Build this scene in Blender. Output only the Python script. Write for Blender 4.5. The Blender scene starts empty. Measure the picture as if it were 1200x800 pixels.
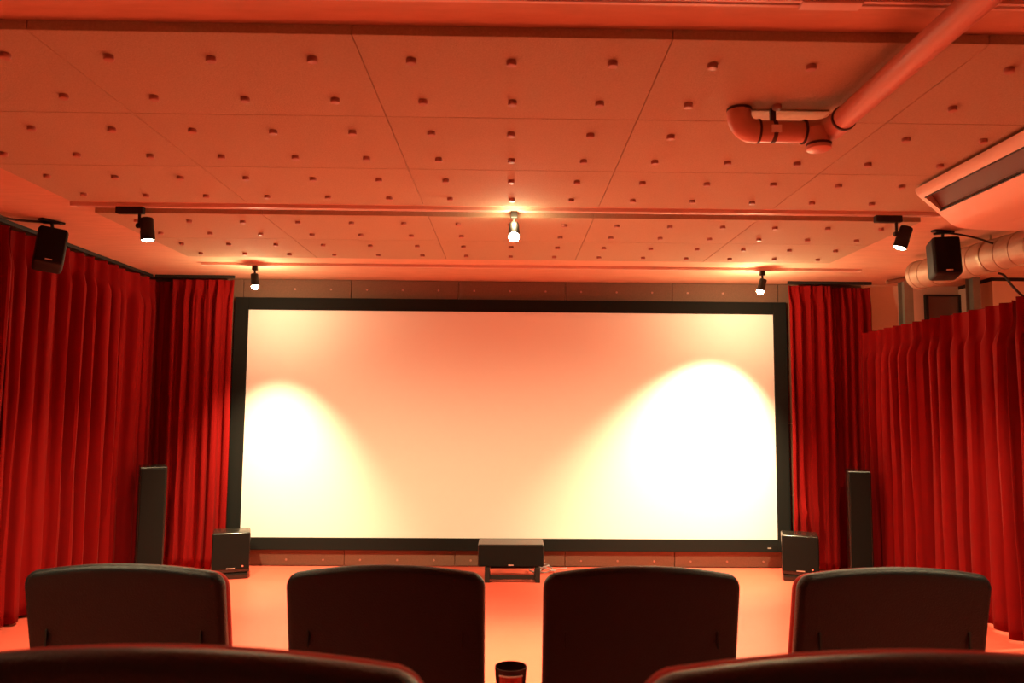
import bpy, bmesh, math, random
from mathutils import Vector, Matrix, noise
random.seed(7)
S = bpy.context.scene
COL = S.collection
PI = math.pi
R = math.radians

# ------------------------------------------------------------------ camera
CAM_H = 1.30
cd = bpy.data.cameras.new('camera'); cam = bpy.data.objects.new('camera', cd); COL.objects.link(cam)
FPX, YAW, PIT, ROL, SX = 893.0, R(.885), R(5.02), R(-.44), 11.4
cd.sensor_width = 36; cd.lens = FPX*36/1200; cd.shift_x = -SX/1200
cam.location = (0, 0, CAM_H)
cam.rotation_euler = (Matrix.Rotation(-YAW, 3, 'Z') @ Matrix.Rotation(PI/2+PIT, 3, 'X') @ Matrix.Rotation(-ROL, 3, 'Z')).to_euler()
cd.clip_start = .05
cd.dof.use_dof = True; cd.dof.focus_distance = 5.8; cd.dof.aperture_fstop = 5.6
S.camera = cam

# ------------------------------------------------------------------ world and exposure
w = bpy.data.worlds.new('world'); S.world = w; w.use_nodes = True
w.node_tree.nodes['Background'].inputs[0].default_value = (1, .5, .3, 1)
w.node_tree.nodes['Background'].inputs[1].default_value = .0
S.view_settings.view_transform = 'Standard'; S.view_settings.look = 'None'
S.view_settings.gamma = 1; S.view_settings.use_curve_mapping = False
S.view_settings.exposure = 0.38
WARM = (1.0, .78, .42)
# lamp power: front pair, centre, two outer, and the unseen ones over the seats
P_FRONT_L, P_FRONT_R, P_CENTRE, P_OUTER, P_REAR = 430, 660, 640, 395, 150

# ------------------------------------------------------------------ materials
def srgb(r, g, b):
    f = lambda c: (c/255/12.92 if c/255 <= .04045 else ((c/255+.055)/1.055)**2.4)
    return (f(r), f(g), f(b), 1)
def mat(name, col, rough=.6, metal=0, nscale=0, namt=.15, bump=0, bscale=60, spec=.5, sheen=0, coat=0, emit=None, stretch=None, objvar=0):
    m = bpy.data.materials.new(name); m.use_nodes = True
    nt = m.node_tree; b = nt.nodes['Principled BSDF']
    col = tuple(col[:3])+(1,)
    b.inputs['Base Color'].default_value = col
    b.inputs['Roughness'].default_value = rough; b.inputs['Metallic'].default_value = metal
    b.inputs['Specular IOR Level'].default_value = spec
    if sheen: b.inputs['Sheen Weight'].default_value = sheen; b.inputs['Sheen Roughness'].default_value = .4; b.inputs['Sheen Tint'].default_value = (1, .25, .2, 1)
    if coat: b.inputs['Coat Weight'].default_value = coat; b.inputs['Coat Roughness'].default_value = .15
    if emit:
        b.inputs['Emission Color'].default_value = tuple(emit[0])+(1,); b.inputs['Emission Strength'].default_value = emit[1]
    tc = nt.nodes.new('ShaderNodeTexCoord'); vec = tc.outputs['Object']
    if stretch:
        mp = nt.nodes.new('ShaderNodeMapping'); mp.inputs['Scale'].default_value = stretch
        nt.links.new(vec, mp.inputs['Vector']); vec = mp.outputs['Vector']
    cur = None
    if nscale:
        n = nt.nodes.new('ShaderNodeTexNoise'); n.inputs['Scale'].default_value = nscale; n.inputs['Detail'].default_value = 5; n.inputs['Roughness'].default_value = .65
        nt.links.new(vec, n.inputs['Vector'])
        mr = nt.nodes.new('ShaderNodeMapRange'); mr.inputs['From Min'].default_value = .25; mr.inputs['From Max'].default_value = .75
        mr.inputs['To Min'].default_value = 1-namt; mr.inputs['To Max'].default_value = 1+namt
        nt.links.new(n.outputs['Fac'], mr.inputs['Value']); cur = mr.outputs['Result']
    if objvar:
        oi = nt.nodes.new('ShaderNodeObjectInfo'); mr = nt.nodes.new('ShaderNodeMapRange')
        mr.inputs['To Min'].default_value = 1-objvar; mr.inputs['To Max'].default_value = 1+objvar
        nt.links.new(oi.outputs['Random'], mr.inputs['Value'])
        if cur:
            mu = nt.nodes.new('ShaderNodeMath'); mu.operation = 'MULTIPLY'; nt.links.new(cur, mu.inputs[0]); nt.links.new(mr.outputs['Result'], mu.inputs[1]); cur = mu.outputs[0]
        else: cur = mr.outputs['Result']
    if cur:
        vm = nt.nodes.new('ShaderNodeVectorMath'); vm.operation = 'SCALE'; vm.inputs[0].default_value = col[:3]
        nt.links.new(cur, vm.inputs['Scale']); nt.links.new(vm.outputs[0], b.inputs['Base Color'])
    if bump:
        n2 = nt.nodes.new('ShaderNodeTexNoise'); n2.inputs['Scale'].default_value = bscale; n2.inputs['Detail'].default_value = 4
        nt.links.new(vec, n2.inputs['Vector'])
        bp = nt.nodes.new('ShaderNodeBump'); bp.inputs['Strength'].default_value = bump; bp.inputs['Distance'].default_value = .004
        nt.links.new(n2.outputs['Fac'], bp.inputs['Height']); nt.links.new(bp.outputs['Normal'], b.inputs['Normal'])
    return m
M = dict(
    floor=mat('red_floor', (.62, .095, .06), .42, nscale=3, namt=.06, bump=.08, bscale=120),
    concrete=mat('painted_concrete', (.58, .31, .20), .8, nscale=5, namt=.10, bump=.25, bscale=30, stretch=(1, 5, 1)),
    panel=mat('wood_wool_board', (.41, .31, .21), .9, nscale=160, namt=.14, bump=.5, bscale=220, spec=.2, objvar=.03),
    wallpanel=mat('grey_wall_board', (.17, .085, .055), .85, nscale=90, namt=.12, bump=.4, bscale=150, spec=.25, objvar=.07),
    plug=mat('plastic_plug', (.40, .17, .12), .5),
    wallpaint=mat('wall_paint', (.72, .48, .34), .75, nscale=4, namt=.05),
    velvet=mat('red_velvet', (.18, .0026, .0024), .85, nscale=9, namt=.12, sheen=.05, spec=.1, stretch=(1, 1, .15)),
    black=mat('black_lacquer', (.012, .010, .008), .25, spec=.5),
    blackmatte=mat('black_matte', (.014, .012, .010), .6, spec=.3),
    grille=mat('speaker_cloth', (.006, .005, .004), .8, bump=.4, bscale=500, spec=.15),
    frame=mat('black_felt_frame', (.008, .008, .007), .9, spec=.15),
    screen=mat('screen_white', (.80, .78, .74), .9, spec=.1),
    rail=mat('white_rail', (.72, .50, .42), .45),
    leather=mat('black_leather', (.005, .008, .009), .40, nscale=40, namt=.2, bump=.5, bscale=240, spec=.4),
    redseat=mat('red_upholstery', (.50, .025, .020), .75, sheen=.2, bump=.3, bscale=200),
    pipe=mat('pink_grey_pipe', (.62, .30, .22), .4),
    ring=mat('dark_ring', (.05, .02, .015), .6),
    tape=mat('pale_patch', (.55, .56, .42), .7, nscale=20, namt=.2),
    label=mat('pale_label', (.95, .85, .75), .6),
    ac=mat('air_conditioner_plastic', (.78, .58, .45), .38),
    louvre=mat('louvre_brown', (.13, .05, .035), .5),
    duct=mat('galvanised_duct', (.42, .27, .18), .5, metal=.3, nscale=7, namt=.12),
    seam=mat('duct_seam', (.40, .28, .2), .4, metal=.8),
    steel=mat('grey_steel', (.20, .18, .14), .55, nscale=8, namt=.15),
    rust=mat('brown_bracket', (.22, .10, .06), .6),
    glass=mat('dark_glass', (.14, .07, .055), .12, spec=.8),
    metal=mat('dark_metal', (.06, .05, .045), .4, metal=.8),
    chrome=mat('bright_plate', (.75, .7, .62), .3, metal=.7),
    led=mat('red_led', (.6, .02, .02), .4, emit=((1, .08, .03), 4)),
    lens=mat('lamp_lens', (.9, .85, .75), .3, emit=((1.0, .86, .58), 40)),
    cable=mat('black_cable', (.015, .012, .012), .5),
    cablegrey=mat('grey_cable', (.25, .2, .2), .5),
    cupred=mat('red_plastic', (.55, .05, .03), .4),
    cupdark=mat('dark_plastic', (.035, .008, .010), .35),
)

# ------------------------------------------------------------------ mesh helpers
def obj(name, bm, m, parent=None, smooth=False, loc=None):
    me = bpy.data.meshes.new(name)
    bmesh.ops.recalc_face_normals(bm, faces=bm.faces)
    bm.to_mesh(me); bm.free()
    me.materials.append(M[m] if isinstance(m, str) else m)
    if smooth:
        for p in me.polygons: p.use_smooth = True
        try: me.set_sharp_from_angle(angle=R(38))
        except Exception: pass
    o = bpy.data.objects.new(name, me); COL.objects.link(o)
    if parent: o.parent = parent
    if loc: o.location = loc
    return o
def tag(o, label, cat, group=None):
    o['label'] = label; o['category'] = cat
    if group: o['group'] = group
    return o
def thing(name, label, cat, loc=(0, 0, 0), rot=(0, 0, 0), group=None):
    o = bpy.data.objects.new(name, None); COL.objects.link(o); o.empty_display_size = .1
    o.location = loc; o.rotation_euler = rot
    return tag(o, label, cat, group)
def struct(name, bm, m, parent=None, smooth=False):
    o = obj(name, bm, m, parent, smooth)
    if not parent: o['kind'] = 'structure'
    return o
def box(bm, x0, x1, y0, y1, z0, z1, bev=0, seg=2, mtx=None):
    r = bmesh.ops.create_cube(bm, size=1)
    vs = r['verts']
    for v in vs:
        v.co = Vector(((x0+x1)/2+v.co.x*(x1-x0), (y0+y1)/2+v.co.y*(y1-y0), (z0+z1)/2+v.co.z*(z1-z0)))
    if bev:
        es = list({e for v in vs for e in v.link_edges})
        r2 = bmesh.ops.bevel(bm, geom=es, offset=bev, segments=seg, affect='EDGES', profile=.5)
        vs = r2['verts'] if len(r2['verts']) else vs
    if mtx is not None: bmesh.ops.transform(bm, matrix=mtx, verts=list({v for v in vs}))
    return bm
def B(*a, **k): return box(bmesh.new(), *a, **k)
def frame_of(d):
    d = d.normalized(); u = Vector((0, 0, 1)) if abs(d.z) < .9 else Vector((1, 0, 0))
    a = d.cross(u).normalized(); return a, a.cross(d).normalized()
def tube(bm, pts, r, seg=10, caps=True):
    pts = [Vector(p) for p in pts]; n = len(pts); rs = r if isinstance(r, (list, tuple)) else [r]*n
    rings = []; a = None
    for i, p in enumerate(pts):
        d = (pts[min(i+1, n-1)]-pts[max(i-1, 0)]).normalized()
        if a is None: a, b = frame_of(d)
        else:
            a = (a-d*a.dot(d)).normalized(); b = a.cross(d).normalized()
        rings.append([bm.verts.new(p+(a*math.cos(2*PI*k/seg)+b*math.sin(2*PI*k/seg))*rs[i]) for k in range(seg)])
    for i in range(n-1):
        for k in range(seg):
            bm.faces.new((rings[i][k], rings[i][(k+1) % seg], rings[i+1][(k+1) % seg], rings[i+1][k]))
    if caps: bm.faces.new(rings[0][::-1]); bm.faces.new(rings[-1])
    return bm
def T(pts, r, seg=10, caps=True): return tube(bmesh.new(), pts, r, seg, caps)
def lathe(bm, prof, seg=24, caps=(True, True), mtx=None):
    rings = [[bm.verts.new((r*math.cos(2*PI*k/seg), r*math.sin(2*PI*k/seg), z)) for k in range(seg)] for r, z in prof]
    for i in range(len(prof)-1):
        for k in range(seg):
            bm.faces.new((rings[i][k], rings[i][(k+1) % seg], rings[i+1][(k+1) % seg], rings[i+1][k]))
    if caps[0]: bm.faces.new(rings[0][::-1])
    if caps[1]: bm.faces.new(rings[-1])
    if mtx is not None: bmesh.ops.transform(bm, matrix=mtx, verts=bm.verts)
    return bm
def L(prof, **k): return lathe(bmesh.new(), prof, **k)
def bez(pts, n=8):
    pts = [Vector(p) for p in pts]; out = []
    for i in range(len(pts)-1):
        p0 = pts[max(i-1, 0)]; p1 = pts[i]; p2 = pts[i+1]; p3 = pts[min(i+2, len(pts)-1)]
        for k in range(n):
            t = k/n
            out.append(.5*((2*p1)+(p2-p0)*t+(2*p0-5*p1+4*p2-p3)*t*t+(3*p1-p0-3*p2+p3)*t**3))
    return out+[pts[-1]]

# ------------------------------------------------------------------ room shell
ZS, ZP, YW = 2.376, 2.346, 6.42          # slab underside, board underside, front wall face
XL, XR, YB = -3.12, 4.7, -3.2
fl = struct('floor', B(XL-.15, XR+.15, YB-.15, YW+.2, -.15, 0), 'floor')
st = obj('step', B(XL, XR, YB, 1.42, 0, .235, bev=.006), 'floor', fl)
ceil = struct('ceiling', B(XL-.15, XR+.15, YB-.15, YW+.2, ZS, ZS+.2), 'concrete')
wf = struct('wall_front', B(XL-.15, XR+.15, YW+.025, YW+.2, 0, ZS), 'wallpaint')
wl = struct('wall_left', B(XL-.15, XL, YB, YW+.025, 0, ZS), 'wallpaint')
wr = struct('wall_right', B(XR, XR+.15, YB, YW+.025, 0, ZS), 'wallpaint')
wb = struct('wall_back', B(XL-.15, XR+.15, YB-.15, YB, 0, ZS), 'wallpaint')

# ceiling boards with round plugs: five columns, three rows near and two rows far
PW, PD, G = .909, .606, .0022
plug_me = None
def plug(x, y, z, parent, rot=(0, 0, 0)):
    global plug_me
    if plug_me is None:
        o = obj('fastener', L([(.015, 0), (.0155, -.004), (.0155, -.012), (.013, -.015), (.005, -.0155)], seg=14), 'plug', parent, True)
        plug_me = o.data
    else:
        o = bpy.data.objects.new('fastener', plug_me); COL.objects.link(o); o.parent = parent
    o.location = (x, y, z); o.rotation_euler = rot
    return o
bpan = B(-PW/2+G/2, PW/2-G/2, -PD/2+G/2, PD/2-G/2, -.03, 0, bev=.0015, seg=1)
pan_me = None
def ceiling_panel(cx, cy):
    global pan_me
    if pan_me is None:
        o = obj('panel', bpan, 'panel', ceil); pan_me = o.data
    else:
        o = bpy.data.objects.new('panel', pan_me); COL.objects.link(o); o.parent = ceil
    o.location = (cx, cy, ZS)
    for ix in (-1, 0, 1):
        for iy in (-.5, .5):
            if cx+ix*.303 > 2.0 and cy < 3.45: continue
            plug(ix*.303+random.uniform(-.004, .004), iy*.303+random.uniform(-.004, .004), -.03, o)
for y0, n in ((2.072, 3), (4.115, 2)):
    for j in range(n):
        for i in range(-2, 3):
            ceiling_panel(i*PW, y0+PD*(j+.5))

# front wall boards, plugs in the two rows that show above and below the screen
wp_me = None
for i in range(-4, 3):
    for j in range(4):
        h = ZS/4
        if wp_me is None:
            o = obj('panel', B(-PW/2+.002, PW/2-.002, -.025, 0, .002, h-.002, bev=.003, seg=1), 'wallpanel', wf); wp_me = o.data
        else:
            o = bpy.data.objects.new('panel', wp_me); COL.objects.link(o); o.parent = wf
        cx = .47+PW*(i+.5)
        o.location = (cx, YW+.025, j*h)
        if i == 2: o.scale.x = .79; o.location.x = 2.289+PW*.79/2
        if i == -4: o.scale.x = .92; o.location.x = -2.258-PW*.92/2
        for ix in (-1, 0, 1):
            if j in (0, 3):
                plug(ix*.303-.02, -.025, .05 if j == 0 else h-.085, o, (-PI/2, 0, 0)).scale = (.55, .55, .5)

# extension of the front wall at the right: a nearer bay, a window, two steel posts
bay = obj('wall_bay', B(3.86, XR, 5.98, YW+.025, 0, ZS-.03), 'wallpaint', wf)
obj('shadow_gap_strip', B(3.86, XR, 5.99, YW+.025, ZS-.03, ZS), 'blackmatte', wf)
win = struct('window_1', B(3.575, 3.86, YW+.005, YW+.024, 1.72, 2.285), 'glass')
obj('window_frame', box(box(box(B(3.555, 3.58, YW-.01, YW+.024, 1.70, 2.30), 3.845, 3.86, YW-.01, YW+.024, 1.70, 2.30), 3.58, 3.845, YW-.01, YW+.024, 2.285, 2.30), 3.58, 3.845, YW-.01, YW+.024, 1.70, 1.72), 'blackmatte', win)
for k, (x0, x1) in enumerate(((3.14, 3.212), (3.695, 3.755))):
    t = thing('steel_post', ['grey steel post in the corner with a brown arm at its top', 'grey steel post right of the small dark window'][k], 'post', ((x0+x1)/2, 6.02, 0))
    hw = (x1-x0)/2
    bm = B(-hw, hw, -.05, -.042, 0, ZS-.002); box(bm, -.006, .006, -.042, .042, 0, ZS-.002); box(bm, -hw, hw, .042, .05, 0, ZS-.002)
    obj('column', bm, 'steel', t)
    obj('base_plate', B(-hw-.03, hw+.03, -.08, .08, 0, .012), 'steel', t)
    if k == 0:
        obj('bracket_arm', T([(-.17, -.04, ZS-.05), (-.02, -.04, ZS-.022)], .018, 8), 'rust', t)

# ------------------------------------------------------------------ screen
t = thing('projection_screen', 'wide white projection screen in a black frame on the front wall', 'screen', (0, YW, 0))
xa, xb, za, zb = -2.192, 2.226, .236, 2.108
xo, xp, zo, zq = -2.305, 2.336, .137, 2.212
Yf, Yk = -.055, -.003
obj('screen_surface', B(xa-.02, xb+.02, -.040, -.03, za-.02, zb+.02), 'screen', t)
obj('frame_bar', B(xo, xa, Yf, Yk, zo, zq, bev=.004), 'frame', t)
obj('frame_bar', B(xb, xp, Yf, Yk, zo, zq, bev=.004), 'frame', t)
obj('frame_bar', B(xa, xb, Yf, Yk, zb, zq, bev=.004), 'frame', t)
obj('frame_bar', B(xa, xb, Yf, Yk, zo, za, bev=.004), 'frame', t)
obj('name_plate', B(xb-.09, xb-.06, Yf-.002, Yf+.001, zo+.028, zo+.038), 'chrome', t)

# ------------------------------------------------------------------ curtains
def fold_curve(length, wmin, wmax, rnd):
    e = [0.0]
    while e[-1] < length: e.append(e[-1]+rnd.uniform(wmin, wmax))
    return e
def curtain(name, label, p0, p1, nrm, z0, z1, seed, wf_=(.11, .20), amp=.082, head=.085, fine=0, lump=None, group=None):
    rnd = random.Random(seed)
    p0 = Vector(p0); p1 = Vector(p1); ln = (p1-p0).length; d = (p1-p0)/ln; nrm = Vector(nrm)
    e = fold_curve(ln, *wf_, rnd)
    nf = len(e)-1; sc = ln/e[-1]; e = [x*sc for x in e]
    am = [rnd.uniform(.65, 1.15) for _ in range(nf+1)]
    ph = [rnd.uniform(-.5, .5) for _ in range(nf+1)]
    per = 16; nrow = 44
    bm = bmesh.new(); grid = []
    for j in range(nrow+1):
        t = j/nrow                                   # 0 top .. 1 hem
        tt = t**1.5 if j else 0
        z = z1+(z0-z1)*tt
        drop = z1-z
        hb = min(1, max(0, (drop-head)/.16)); hb = hb*hb*(3-2*hb)
        row = []
        for k in range(nf*per+1):
            q = k/per; i = min(int(q), nf-1); fr = q-i
            s = e[i]+(e[i+1]-e[i])*fr
            w_ = e[i+1]-e[i]
            wob = .16*tt*math.sin(q*1.7+ph[i]*3)+.10*tt*noise.noise((s*3, drop*1.1, seed))
            u = 2*PI*(q+wob)
            a = am[i]*(1-fr)+am[i+1]*fr
            body = .5+.5*math.cos(u); body = body**1.15
            pin = max(0, math.cos(u))**3                 # pinched pleat in the heading
            off = a*amp*(body*hb+(1-hb)*(.55*pin+.10*body))
            off += hb*amp*.22*a*math.sin(2*u+ph[i]*5)*(.5+.5*math.sin(drop*1.3+i))
            off += .010*tt*noise.noise((s*5, drop*2.2, seed+9))
            tan = hb*.16*w_*math.sin(2*u)*.5+.012*tt*math.sin(drop*2+ph[i]*6)
            if fine:
                fb = max(0, 1-drop/.55)
                off += fine*(.35+.65*fb)*math.sin(2*PI*s/.052+2.2*noise.noise((s*6, drop*.8, seed)))
            if lump:
                lx, lz, lr, la = lump
                g = math.exp(-(((s-lx)/lr)**2+((z-lz)/(lr*1.6))**2))
                off += la*g*(.5+noise.noise((s*16, z*14, 3))); 
            P = p0+d*(s+tan)+nrm*off
            P.z = z+(.008*noise.noise((s*4, 2, seed)) if j == nrow else 0)
            row.append(bm.verts.new(P))
        grid.append(row)
    for j in range(nrow):
        for k in range(nf*per):
            bm.faces.new((grid[j][k], grid[j][k+1], grid[j+1][k+1], grid[j+1][k]))
    o = obj(name, bm, 'velvet', None, True)
    sm = o.modifiers.new('thick', 'SOLIDIFY'); sm.thickness = .004; sm.offset = 0
    return tag(o, label, 'curtain', group)
curtain('curtain', 'long red pleated curtain along the left wall behind the tower speaker', (-2.97, 6.28, 0), (-2.97, 4.44, 0), (1, 0, 0), .02, 2.336, 11)
curtain('curtain', 'red pleated curtain at the left edge of the picture, nearest the seats', (-2.97, 4.40, 0), (-2.97, 2.2, 0), (1, 0, 0), .02, 2.336, 12)
curtain('curtain', 'long red pleated curtain along the right side below the round duct', (2.955, 4.32, 0), (2.955, 6.22, 0), (-1, 0, 0), .015, 1.945, 13, head=.10)
curtain('curtain', 'red pleated curtain at the right edge of the picture, nearest the seats', (2.955, 2.2, 0), (2.955, 4.28, 0), (-1, 0, 0), .015, 1.96, 14, head=.10)
curtain('curtain', 'narrow red gathered curtain beside the left edge of the screen', (-2.775, 6.26, 0), (-2.272, 6.26, 0), (0, -1, 0), .02, 2.336, 15, (.09, .15), .05, .03, .006)
curtain('curtain', 'dark red curtain in the left front corner behind the other curtains', (-3.05, 6.37, 0), (-2.745, 6.37, 0), (0, -1, 0), .02, 2.336, 16, (.07, .1), .035, .03, .005)
curtain('curtain', 'narrow red gathered curtain beside the right edge of the screen', (2.308, 6.26, 0), (2.665, 6.26, 0), (0, -1, 0), .02, 2.336, 17, (.08, .13), .05, .03, .006, (.10, .42, .09, .07))
curtain('curtain', 'dark red curtain in the right front corner next to the bare wall', (2.635, 6.34, 0), (3.03, 6.34, 0), (0, -1, 0), .02, 2.336, 18, (.08, .12), .045, .03, .006)
def crail(label, x0, x1, y0, y1, z0, z1):
    tag(obj('curtain_rail', B(x0, x1, y0, y1, z0, z1, bev=.003), 'blackmatte'), label, 'curtain rail')
crail('dark curtain rail on the ceiling along the left wall', -2.965, -2.945, 2.1, 6.26, 2.352, ZS)
crail('dark curtain rail on the ceiling above the left front curtains', -2.93, -2.28, 6.255, 6.275, 2.352, ZS)
crail('dark curtain rail on the ceiling above the right front curtains', 2.315, 3.02, 6.255, 6.275, 2.352, ZS)
rr = tag(obj('curtain_rail', B(2.965, 2.985, 2.1, YW, 1.90, 1.935), 'blackmatte'), 'curtain rail carrying the lower curtains on the right side', 'curtain rail')

# ------------------------------------------------------------------ lighting rails and spots
def rail(label, x0, x1, y, z1=ZS):
    t = thing('lighting_rail', label, 'rail', ((x0+x1)/2, y, z1))
    h = (x1-x0)/2
    bm = B(-h, h, -.017, -.006, -.02, 0); box(bm, -h, h, .006, .017, -.02, 0); box(bm, -h, h, -.006, .006, -.006, 0)
    obj('channel', bm, 'rail', t)
    for s in (-1, 1): obj('end_cap', B(s*h-.012, s*h+.012, -.018, .018, -.021, 0), 'rail', t)
    return t
rail('white lighting rail across the ceiling carrying the three spotlights in the middle', -2.335, 2.33, 4.03)
rail('white lighting rail nearest the screen carrying two small spotlights', -2.31, 2.66, 5.70)
r0 = rail('white lighting rail nearest the seats, at the top edge of the picture', -2.3, 2.6, 1.892)
obj('joiner', B(.60, .76, -.02, .02, -.026, 0, bev=.003), 'rail', r0)

def aim(d):                                   # rotation that turns -Z onto d
    return Vector((0, 0, -1)).rotation_difference(Vector(d).normalized())
def spot(label, x, y, adir, power, size=(.036, .125), along=True, cone=70, blend=1.0, drop=.07, side=0, lightdir=None, lens=40, bulb=False, leak=0, group=None):
    t = thing('track_spotlight', label, 'spotlight', (x, y, ZS-.02), group=group)
    ax = .072 if along else .018
    obj('adaptor', B(-ax, ax, -.018, .018, -.036, 0, bev=.003), 'blackmatte', t)
    r, ln = size
    q = aim(adir); dv = Vector(adir).normalized()
    sx = side
    top = Vector((sx, 0, -.03)); piv = Vector((sx, 0, -.03-drop))
    obj('arm', T([top, top.lerp(piv, .5), piv], .008, 8), 'blackmatte', t)
    c0 = piv+Vector((math.copysign(r+.006, 1 if sx >= 0 else -1)*(1 if along else 0), 0 if along else -.0, .0))
    obj('swivel', L([(.012, -.014), (.014, -.01), (.014, .01), (.012, .014)], seg=12, mtx=Matrix.Translation(piv) @ Matrix.Rotation(PI/2, 4, 'Y')), 'blackmatte', t)
    back = c0-dv*ln*.35
    mtx = Matrix.Translation(back) @ q.to_matrix().to_4x4() @ Matrix.Rotation(PI, 4, 'X')
    prof = [(r*.55, 0), (r*.86, .004), (r*.93, .012), (r*.93, ln*.55), (r, ln*.58), (r, ln), (r*.9, ln), (r*.88, ln-.006)]
    h = obj('head', L(prof, seg=24, caps=(True, True), mtx=mtx), 'blackmatte', t, True)
    lm = M['lens'] if lens == 40 else mat('lamp_lens_bright', (.9, .85, .75), .3, emit=((1.0, .86, .58), lens))
    lo = obj('bulb' if bulb else 'lens', L([(r*.87, ln-.004), (r*.95, ln+.010), (r*.8, ln+.022), (r*.45, ln+.030), (r*.1, ln+.032)] if bulb else [(r*.87, ln-.004), (r*.6, ln+.001), (r*.2, ln+.003)], seg=24, mtx=mtx), lm, h, True)
    ld = bpy.data.lights.new('spot_light', 'SPOT'); ld.energy = power; ld.color = WARM; ld.spot_size = R(cone); ld.spot_blend = blend; ld.shadow_soft_size = .025
    l = bpy.data.objects.new('spot_light', ld); COL.objects.link(l); l.parent = t
    l.location = back+dv*(ln+(.06 if bulb else .012)); l.rotation_euler = aim(lightdir or adir).to_euler()
    if leak:  # added point light: bulb spill if strong, glow behind the head if weak
        ld = bpy.data.lights.new('spill_light', 'POINT'); ld.energy = leak; ld.color = WARM; ld.shadow_soft_size = .015
        l = bpy.data.objects.new('spill_light', ld); COL.objects.link(l); l.parent = t
        l.location = back+dv*(ln+.06) if leak > 6 else back+Vector((0, -.045, .0))
    return t
spot('black spotlight at the left end of the middle rail', -2.035, 4.03, (.12, -.02, -1), P_OUTER, side=.05, cone=134, blend=1, lightdir=(.32, .22, -1))
spot('black spotlight at the right end of the middle rail', 2.045, 4.03, (-.36, .05, -1), P_OUTER, side=.045, cone=134, blend=1, lightdir=(-.38, .20, -1))
spot('lit spotlight in the centre of the middle rail, facing the seats', .016, 4.03, (0, -.55, -1), P_CENTRE, (.03, .085), False, cone=70, drop=.06, lens=90, bulb=True, lightdir=(0, -.10, -1), leak=3)
spot('small lit spotlight above the upper left corner of the screen', -1.925, 5.70, (.02, .24, -1), P_FRONT_L, (.029, .09), False, cone=72, drop=.06, lens=90, bulb=True, leak=15, lightdir=(.03, .64, -3.2))
spot('small lit spotlight above the upper right corner of the screen', 1.915, 5.70, (-.22, .24, -1), P_FRONT_R, (.029, .09), False, cone=77, drop=.06, lens=90, bulb=True, leak=17, lightdir=(-.44, .64, -1.95))
# unseen lamps: a pair on the nearest rail, a rear pair added for bounce
for k, (x, y) in enumerate(((-1.75, 1.892), (1.7, 1.892), (-1.2, -.6), (1.2, -.6))):
    spot(['spotlight at the left end of the rail nearest the seats', 'spotlight at the right end of the rail nearest the seats', 'added unseen spotlight over the left rear seats', 'added unseen spotlight over the right rear seats'][k], x, y, (0, -.1, -1), P_REAR if y > 0 else P_REAR*.35, cone=110, side=.05)

spot('added unseen spotlight lighting the side space beyond the lower curtain on the right', 4.15, 4.6, (-.2, .1, -1), 480, cone=120, side=.05)  # out-of-view lamp added to brighten the side space

# ------------------------------------------------------------------ chairs
def slab(outline, y0, y1, rad, bend, seg=5):
    """closed rounded slab from an x-z outline, thickness along y, bent in plan"""
    bm = bmesh.new(); n = len(outline); cx = 0; cz = sum(p[1] for p in outline)/n
    nr = []
    for i in range(n):
        a = Vector(outline[i-1]); b = Vector(outline[(i+1) % n]); d = (b-a).normalized(); nr.append(Vector((d.y, -d.x)))
    sgn = 1 if sum((outline[i][0]-cx)*nr[i].x+(outline[i][1]-cz)*nr[i].y for i in range(n)) > 0 else -1
    rings = []
    def ring(ins, y, sc=1):
        v = []
        for i in range(n):
            p = Vector(outline[i])-nr[i]*ins*sgn
            x = p.x*sc; z = cz+(p.y-cz)*sc
            v.append(bm.verts.new((x, y+bend*x*x, z)))
        rings.append(v)
    for s in (.15, .4, .65, .85): ring(rad, y0, s)
    for k in range(seg+1):
        a = k/seg*PI/2; ring(rad*(1-math.sin(a)), y0+rad*(1-math.cos(a)))
    for k in range(seg+1):
        a = k/seg*PI/2; ring(rad*(1-math.cos(a)), y1-rad*(1-math.sin(a)))
    for s in (.85, .65, .4, .15): ring(rad, y1, s)
    for j in range(len(rings)-1):
        for i in range(n): bm.faces.new((rings[j][i], rings[j][(i+1) % n], rings[j+1][(i+1) % n], rings[j+1][i]))
    bm.faces.new(rings[0]); bm.faces.new(rings[-1])
    return bm
def back_outline(hw, z0, z1, sag, rc, taper=0.0):
    pts = []
    top = lambda x: z1-sag*(x/hw)**2
    for i in range(13):
        x = -hw+rc+(2*hw-2*rc)*i/12; pts.append((x, top(x)))
    zt = top(hw-rc)
    for i in range(1, 7):
        a = PI/2*(1-i/6); pts.append((hw-rc+rc*math.cos(a), zt-rc+rc*math.sin(a)-.004*i/6))
    for i in range(1, 7): pts.append((hw+taper*i/6, zt-rc+(z0+.03-zt+rc)*i/6))
    for i in range(1, 4):
        a = -PI/2*i/3; pts.append((hw-.03+.03*math.cos(a), z0+.03+.03*math.sin(a)))
    left = [(-x, z) for x, z in pts[13:]][::-1]
    return pts+[p for p in left if True]
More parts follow.
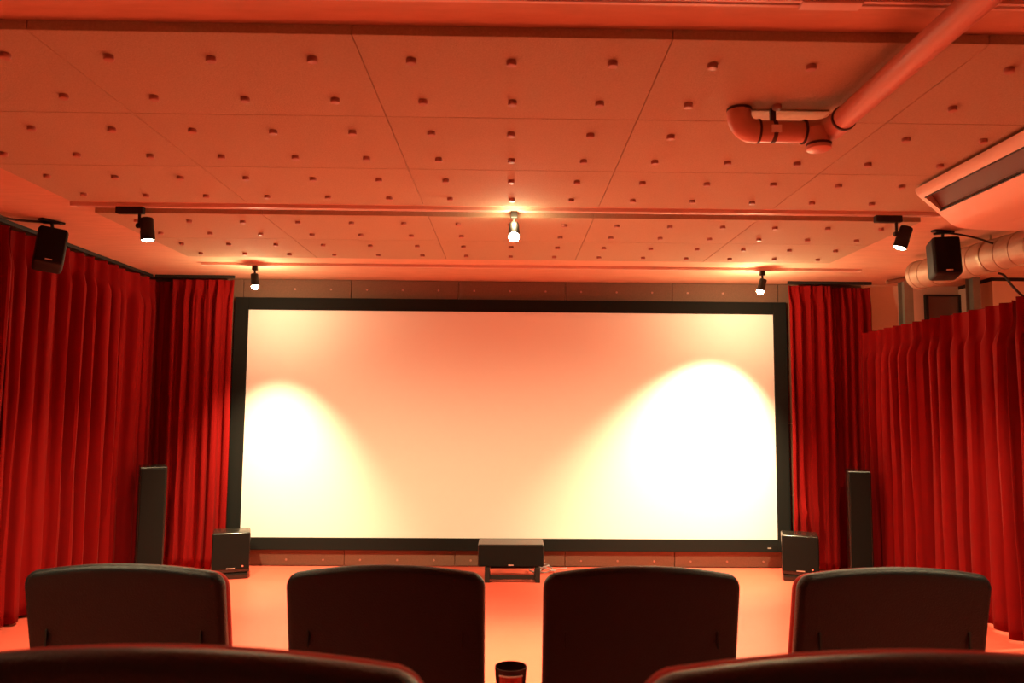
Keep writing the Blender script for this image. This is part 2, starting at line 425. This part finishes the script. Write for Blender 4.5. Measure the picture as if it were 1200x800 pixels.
def make_chair():
    t = thing('lounge_chair', 'x', 'chair')
    hw = .301
    # local origin: floor point under the back; +y is towards the screen; back face top at y = 0
    sh = obj('back_shell', slab(back_outline(hw, .22, .826, .030, .045), 0, .05, .022, .10), 'leather', t, True)
    for v in sh.data.vertices: v.co.y += (.826-v.co.z)*.22
    bc = obj('back_cushion', slab(back_outline(hw-.004, .30, .8165, .030, .045), .047, .088, .018, .10), 'redseat', t, True)
    for v in bc.data.vertices: v.co.y += (.826-v.co.z)*.22
    for s in (-1, 1):
        o = obj('seam_slot', B(s*.233-.003, s*.233+.003, .046, .054, .575, .625, bev=.001), 'blackmatte', t)
    obj('seat_cushion', B(-hw+.02, hw-.02,   .17, .60, .22, .335, bev=.035, seg=4), 'redseat', t, True)
    obj('seat_frame', B(-hw+.03, hw-.03, .13, .58, .17, .225, bev=.01), 'leather', t)
    for sx in (-1, 1):
        for yy in (.17, .54):
            obj('leg', T([(sx*.235, yy, .18), (sx*.25, yy+(.02 if yy > .4 else -.02), 0)], [.018, .012], 10), 'metal', t, True)
    return t
def copy_tree(o, parent=None):
    c = o.copy(); COL.objects.link(c)
    if parent: c.parent = parent
    for ch in list(o.children): copy_tree(ch, c)
    return c
proto = make_chair()
def place(first, x, y, z, rz, label, group, sc=1):
    c = proto if first else copy_tree(proto)
    c.location = (x, y, z); c.rotation_euler = (0, 0, rz); c.scale = (sc, 1, 1); c['label'] = label; c['group'] = group
G1 = 'black backed lounge chairs in the front row'; G2 = 'black backed lounge chairs in the second row'
place(True, -1.158, 2.335, 0, R(-1), 'front row black backed chair, leftmost of the four', G1)
place(False, -.370, 2.335, 0, 0, 'front row black backed chair, second from the left', G1)
place(False, .409, 2.335, 0, 0, 'front row black backed chair, third from the left', G1)
place(False, 1.188, 2.335, 0, R(1), 'front row black backed chair, rightmost of the four', G1)
place(False, -.368, .745, .238, 0, 'nearest black backed chair, cut off by the lower left corner', G2, .965)
place(False, .424, .745, .235, 0, 'nearest black backed chair, cut off by the lower right corner', G2, .965)

# cup between the two middle chairs
t = thing('cup_stand', 'small open dark cup with a red front between the two middle chairs', 'cup stand', (.011, 2.30, 0))
obj('cup', L([(.036, .44), (.040, .46), (.047, .551), (.044, .551), (.038, .462), (.02, .455)], seg=28), 'cupdark', t, True)
bm = bmesh.new(); vs = []
for j in range(6):
    z = .445+(.533-.445)*j/5; r = .0425+.0055*(j/5); row = []
    for k in range(9):
        a = R(-90-44+11*k); row.append((bm.verts.new((r*math.cos(a), r*math.sin(a), z)), bm.verts.new(((r-.004)*math.cos(a), (r-.004)*math.sin(a), z))))
    vs.append(row)
for j in range(5):
    for k in range(8):
        for q in (0, 1): bm.faces.new((vs[j][k][q], vs[j][k+1][q], vs[j+1][k+1][q], vs[j+1][k][q]))
for k in range(8):
    for j in (0, 5): bm.faces.new((vs[j][k][0], vs[j][k+1][0], vs[j][k+1][1], vs[j][k][1]))
obj('front_panel', bm, 'cupred', t)
obj('lip_highlight', T([(.0475*math.cos(R(-90-44+11*k)), .0475*math.sin(R(-90-44+11*k)), .535) for k in range(9)], .0025, 8), 'label', t)  # near rim strip coloured pale for its highlight
obj('post', T([(0, 0, .01), (0, 0, .445)], .012, 12), 'metal', t)
obj('base', L([(.10, 0), (.10, .008), (.02, .016)], seg=28), 'metal', t, True)

# ------------------------------------------------------------------ floor speakers
def tower(label, x, y, rz, w=.19):
    t = thing('tower_speaker', label, 'speaker', (x, y, 0), (0, 0, rz), 'tower speakers')
    h = .845; d = .25
    obj('cabinet', B(-w/2, w/2, -d/2, d/2, .03, h, bev=.008), 'black', t)
    obj('grille', B(-w/2+.012, w/2-.012, -d/2-.014, -d/2+.001, .07, h-.012, bev=.006), 'grille', t)
    obj('plinth', B(-w/2-.02, w/2+.02, -d/2-.02, d/2+.02, 0, .03, bev=.006), 'black', t)
tower('tall black tower speaker by the left curtains, casting a shadow on them', -2.705, 5.90, R(27))
tower('tall black tower speaker by the right curtains', 2.705, 5.93, R(-20), .165)
def sub(label, x, y, rz):
    t = thing('subwoofer', label, 'speaker', (x, y, 0), (0, 0, rz), 'subwoofers')
    w, d = .272, .25
    obj('cabinet', B(-w/2, w/2, -d/2, d/2, .045, .345, bev=.014, seg=3), 'black', t, True)
    obj('grille', B(-w/2+.006, w/2-.006, -d/2-.008, -d/2+.003, .075, .338, bev=.004), 'grille', t)
    obj('plinth', B(-w/2+.01, w/2-.01, -d/2-.006, d/2-.01, .0, .045, bev=.008), 'black', t, True)
    obj('indicator_light', B(w*.30, w*.30+.008, -d/2-.011, -d/2-.007, .092, .10), 'led', t)
    obj('badge', B(-.03, .03, -d/2-.011, -d/2-.007, .078, .084), 'chrome', t)
sub('black subwoofer cube below the lower left corner of the screen', -2.135, 6.03, R(19))
sub('black subwoofer cube below the lower right corner of the screen', 2.275, 6.03, R(-19))
t = thing('centre_speaker', 'low wide black speaker on a black stand below the screen', 'speaker', (.022, 5.86, .112))
obj('cabinet', B(-.25, .25, .0, .27, 0, .165, bev=.01), 'black', t)
obj('grille', B(-.243, .243, -.014, .002, .004, .158, bev=.005), 'grille', t)
obj('badge', B(-.02, .02, -.017, -.013, .012, .019), 'chrome', t)
t = thing('speaker_stand', 'low black metal stand under the wide speaker in the middle', 'stand', (.034, 5.86, 0))
for s in (-1, 1):
    obj('post', B(s*.19-.018, s*.19+.018, -.02, .012, 0, .111, bev=.002), 'blackmatte', t)
    obj('foot', B(s*.19-.018, s*.19+.018, .012, .27, 0, .025, bev=.002), 'blackmatte', t)
    obj('support', B(s*.19-.016, s*.19+.016, .20, .235, .025, .111), 'blackmatte', t)
obj('crossbar', B(-.172, .172, -.008, .008, .022, .050, bev=.002), 'blackmatte', t)
obj('crossbar', B(-.172, .172, .20, .225, .060, .078, bev=.002), 'blackmatte', t)
cp = []
rnd = random.Random(4)
for k in range(60):
    a = k*.55; cp.append((.20+.0035*k*.6+.045*math.cos(a)*(1+.3*math.sin(k)), 6.19+.04*math.sin(a), .012+.025*(1+math.sin(a*.7+1))))
cp += [(.36, 6.20, .02), (.40, 6.28, .012), (.48, 6.34, .008)]
tag(obj('speaker_cable', T(bez(cp, 3), .005, 6), 'cablegrey'), 'tangle of thin grey cable on the floor behind the wide speaker', 'cable')

# ------------------------------------------------------------------ hanging speakers
def hang(label, x, y, rz, tilt, roll, zc):
    t = thing('ceiling_speaker', label, 'speaker', (x, y, ZS), group='small speakers hung from the ceiling')
    rot = Matrix.Rotation(rz, 4, 'Z') @ Matrix.Rotation(tilt, 4, 'X') @ Matrix.Rotation(roll, 4, 'Y')
    mt = Matrix.Translation((0, 0, zc-ZS)) @ rot
    w, d, h = .155, .15, .235
    c = obj('cabinet', box(bmesh.new(), -w/2, w/2, -d/2, d/2, -h/2, h/2, bev=.022, seg=4), 'blackmatte', t, True); c.matrix_local = mt
    g = obj('grille', B(-w/2+.008, w/2-.008, -d/2-.012, -d/2+.015, -h/2+.008, h/2-.008, bev=.010, seg=3), 'grille', t, True); g.matrix_local = mt
    b = obj('badge', B(-.018, .018, -d/2-.0145, -d/2-.011, -h/2+.018, -h/2+.024), 'chrome', t); b.matrix_local = mt
    topc = mt @ Vector((0, .0, h/2-.01))
    obj('bracket_arm', T([(0, 0, -.01), (topc.x*.3, topc.y*.3, -.03), topc], .009, 8), 'blackmatte', t)
    bm = bmesh.new(); box(bm, -.07, .07, -.02, .02, -.012, 0, bev=.003, mtx=Matrix.Rotation(rz+.5, 4, 'Z'))
    box(bm, -.05, .05, -.015, .015, -.02, -.012, bev=.003, mtx=Matrix.Rotation(rz-.4, 4, 'Z'))
    obj('ceiling_plate', bm, 'blackmatte', t)
hang('small black speaker hung from the ceiling in front of the left curtain', -2.69, 4.43, R(34), R(-14), R(6), 2.20)
hang('small black speaker hung from the ceiling beside the round duct', 2.575, 4.43, R(-14), R(-8), R(0), 2.205)
tag(obj('speaker_cable', T(bez([(-2.71, 4.43, 2.366), (-2.80, 4.36, 2.355), (-2.86, 4.28, 2.352), (-2.86, 4.1, 2.36), (-2.84, 3.8, 2.37)]), .007, 8), 'cable'), 'black cable running along the ceiling to the left hanging speaker', 'cable')
tag(obj('speaker_cable', T(bez([(2.60, 4.45, 2.366), (2.66, 4.42, 2.352), (2.74, 4.38, 2.322), (2.83, 4.36, 2.285)]), .006, 8), 'cable'), 'black cable from the right hanging speaker to the duct', 'cable')
tag(obj('hanging_cable', T(bez([(2.955, 4.52, 2.138), (2.98, 4.50, 2.12), (3.0, 4.46, 2.05), (3.035, 4.43, 1.99), (3.08, 4.4, 1.95), (3.1, 4.4, 1.7)]), .007, 8), 'cable'), 'black cable dropping from the duct behind the right curtain', 'cable')

# ------------------------------------------------------------------ drain pipe
PX, PY, PZ, PR = 1.10, 2.563, 2.266, .0375
t = thing('drain_pipe', 'reddish plastic drain pipe with an elbow under the ceiling boards', 'pipe', (PX, PY, PZ))
def arc(c, a0, a1, r, u, v, n=10):
    c = Vector(c); u = Vector(u); v = Vector(v)
    return [c+u*r*math.cos(a0+(a1-a0)*k/n)+v*r*math.sin(a0+(a1-a0)*k/n) for k in range(n+1)]
obj('long_pipe', T([(0, -.10, 0), (0, -4.2, .02)], PR, 28), 'pipe', t, True)
obj('elbow', T([(0, -.13, 0)]+arc((-.06, -.06, 0), 0, PI/2, .06, (1, 0, 0), (0, 1, 0))+[(-.085, 0, 0)], PR*1.10, 28), 'pipe', t, True)
obj('short_pipe', T([(-.07, 0, 0), (-.26, 0, 0)], PR, 28), 'pipe', t, True)
obj('elbow', T([(-.24, 0, 0)]+arc((-.254, 0, .055), -PI/2, -PI, .055, (1, 0, 0), (0, 0, 1))+[(-.309, 0, .078)], PR*1.10, 28), 'pipe', t, True)
obj('cleanout_cap', L([(PR*1.0, -.0), (PR*1.0, -.058), (PR*1.08, -.058), (PR*1.08, -.072), (PR*.9, -.076)], seg=28, mtx=Matrix.Translation((-.045, -.03, 0))), 'pipe', t, True)
def ring(p, d):
    p = Vector(p); d = Vector(d).normalized()*.004; obj('joint_ring', T([p-d, p+d], PR*1.13, 28), 'ring', t, True)
ring((0, -.13, 0), (0, 1, 0)); ring((-.085, 0, 0), (1, 0, 0)); ring((-.245, 0, 0), (1, 0, 0)); ring((-.045, -.03, -.056), (0, 0, 1)); ring((-.309, 0, .075), (0, 0, 1))
obj('hanger_strap', T([(-.199, 0, 0), (-.185, 0, 0)], PR*1.06, 28), 'ring', t, True)
obj('hanger_rod', B(-.201, -.183, -.008, .008, PR, ZP-PZ), 'ring', t)
obj('mounting_patch', B(-.265, .01, .0, .085, ZP-PZ-.006, ZP-PZ, bev=.002), 'tape', t)
obj('sticker', B(-.209, -.175, -PR*1.08-.0, -PR*1.0, -.016, .010), 'label', t)

# ------------------------------------------------------------------ air conditioner
t = thing('air_conditioner', 'white ceiling air conditioner with a long slot, at the upper right', 'air conditioner', (1.873, 3.43, ZP-.018))
prof = [(0, 0), (0, -.014), (.010, -.030), (.012, -.034), (.160, -.163), (.185, -.176), (.225, -.184), (.30, -.189), (.45, -.192), (.62, -.185), (.72, -.165), (.80, -.10), (.82, 0)]
LN = 1.35
def extr(pr, y0, y1, rr=.0):
    bm = bmesh.new(); a = [bm.verts.new((x, y0, z)) for x, z in pr]; b = [bm.verts.new((x, y1, z)) for x, z in pr]
    n = len(pr)
    for i in range(n): bm.faces.new((a[i], a[(i+1) % n], b[(i+1) % n], b[i]))
    bm.faces.new(a); bm.faces.new(b[::-1]); return bm
# body: two ends, and the slanted face opened for the outlet
e0 = Vector((.012, 0, -.034)); e1 = Vector((.160, 0, -.163)); dv = e1-e0; nn = Vector((dv.z, 0, -dv.x)).normalized()
s0 = e0+dv*.11; s1 = e0+dv*.58; inn = -nn if nn.x < 0 else nn
inn = Vector((-dv.z, 0, dv.x)).normalized()
slot = [(s0.x, s0.z), (s0.x+inn.x*.05, s0.z+inn.z*.05), (s1.x+inn.x*.05, s1.z+inn.z*.05), (s1.x, s1.z)]
open_prof = prof[:4]+slot+prof[4:]
obj('body', extr(open_prof, -LN+.07, -.03), 'ac', t, True)
obj('end_cap', extr(prof, -.03, 0), 'ac', t, True)
obj('end_cap', extr(prof, -LN, -LN+.07), 'ac', t, True)
def onslot(k, dep): v = s0.lerp(s1, k)+inn*dep; return (v.x, v.z)
obj('louvre', extr([onslot(.05, .030), onslot(.95, .012), onslot(.95, .018), onslot(.05, .036)], -LN+.08, -.031), 'louvre', t)
obj('slot_rim', extr([onslot(-.03, -.003), onslot(.03, -.003), onslot(.03, .004), onslot(-.03, .004)], -LN+.07, -.03), 'blackmatte', t)
obj('slot_rim', extr([onslot(.97, -.003), onslot(1.03, -.003), onslot(1.03, .004), onslot(.97, .004)], -LN+.07, -.03), 'blackmatte', t)
obj('intake_grille', extr([(.34, -.1915), (.62, -.189), (.62, -.186), (.34, -.186)], -LN+.15, -.16), 'ac', t)

for yy in (-.25, -1.1):
    obj('hanger_bolt', T([(.55, yy, -.02), (.55, yy, ZS-ZP+.018)], .008, 10), 'metal', t)

# ------------------------------------------------------------------ spiral duct
d0 = Vector((2.842, 5.20, 2.245)); d1 = Vector((3.27, 1.6, 2.245)); dr = .097
t = thing('spiral_duct', 'round galvanised spiral duct above the right hand curtain', 'duct', d0)
ax = d1-d0; u = ax.normalized(); a, b = frame_of(u)
obj('duct_pipe', T([u*0, ax], dr, 40), 'duct', t, True)
nh = int(ax.length/.115)
obj('spiral_seam', T([u*(k/24*.115)+(a*math.cos(2*PI*k/24)+b*math.sin(2*PI*k/24))*(dr+.001) for k in range(nh*24)], .0025, 5), 'seam', t, True)
obj('end_collar', T([u*-.012, u*-.006, u*.03], [dr*.9, dr*1.03, dr*1.03], 40), 'duct', t, True)
for k in (.68, 2.38):
    p = u*k
    obj('hanger_band', T([p-u*.012, p+u*.012], dr+.003, 32), 'seam', t, True)
    obj('hanger_rod', T([p+Vector((0, 0, dr)), Vector((p.x, p.y, ZS-d0.z))], .006, 8), 'seam', t)
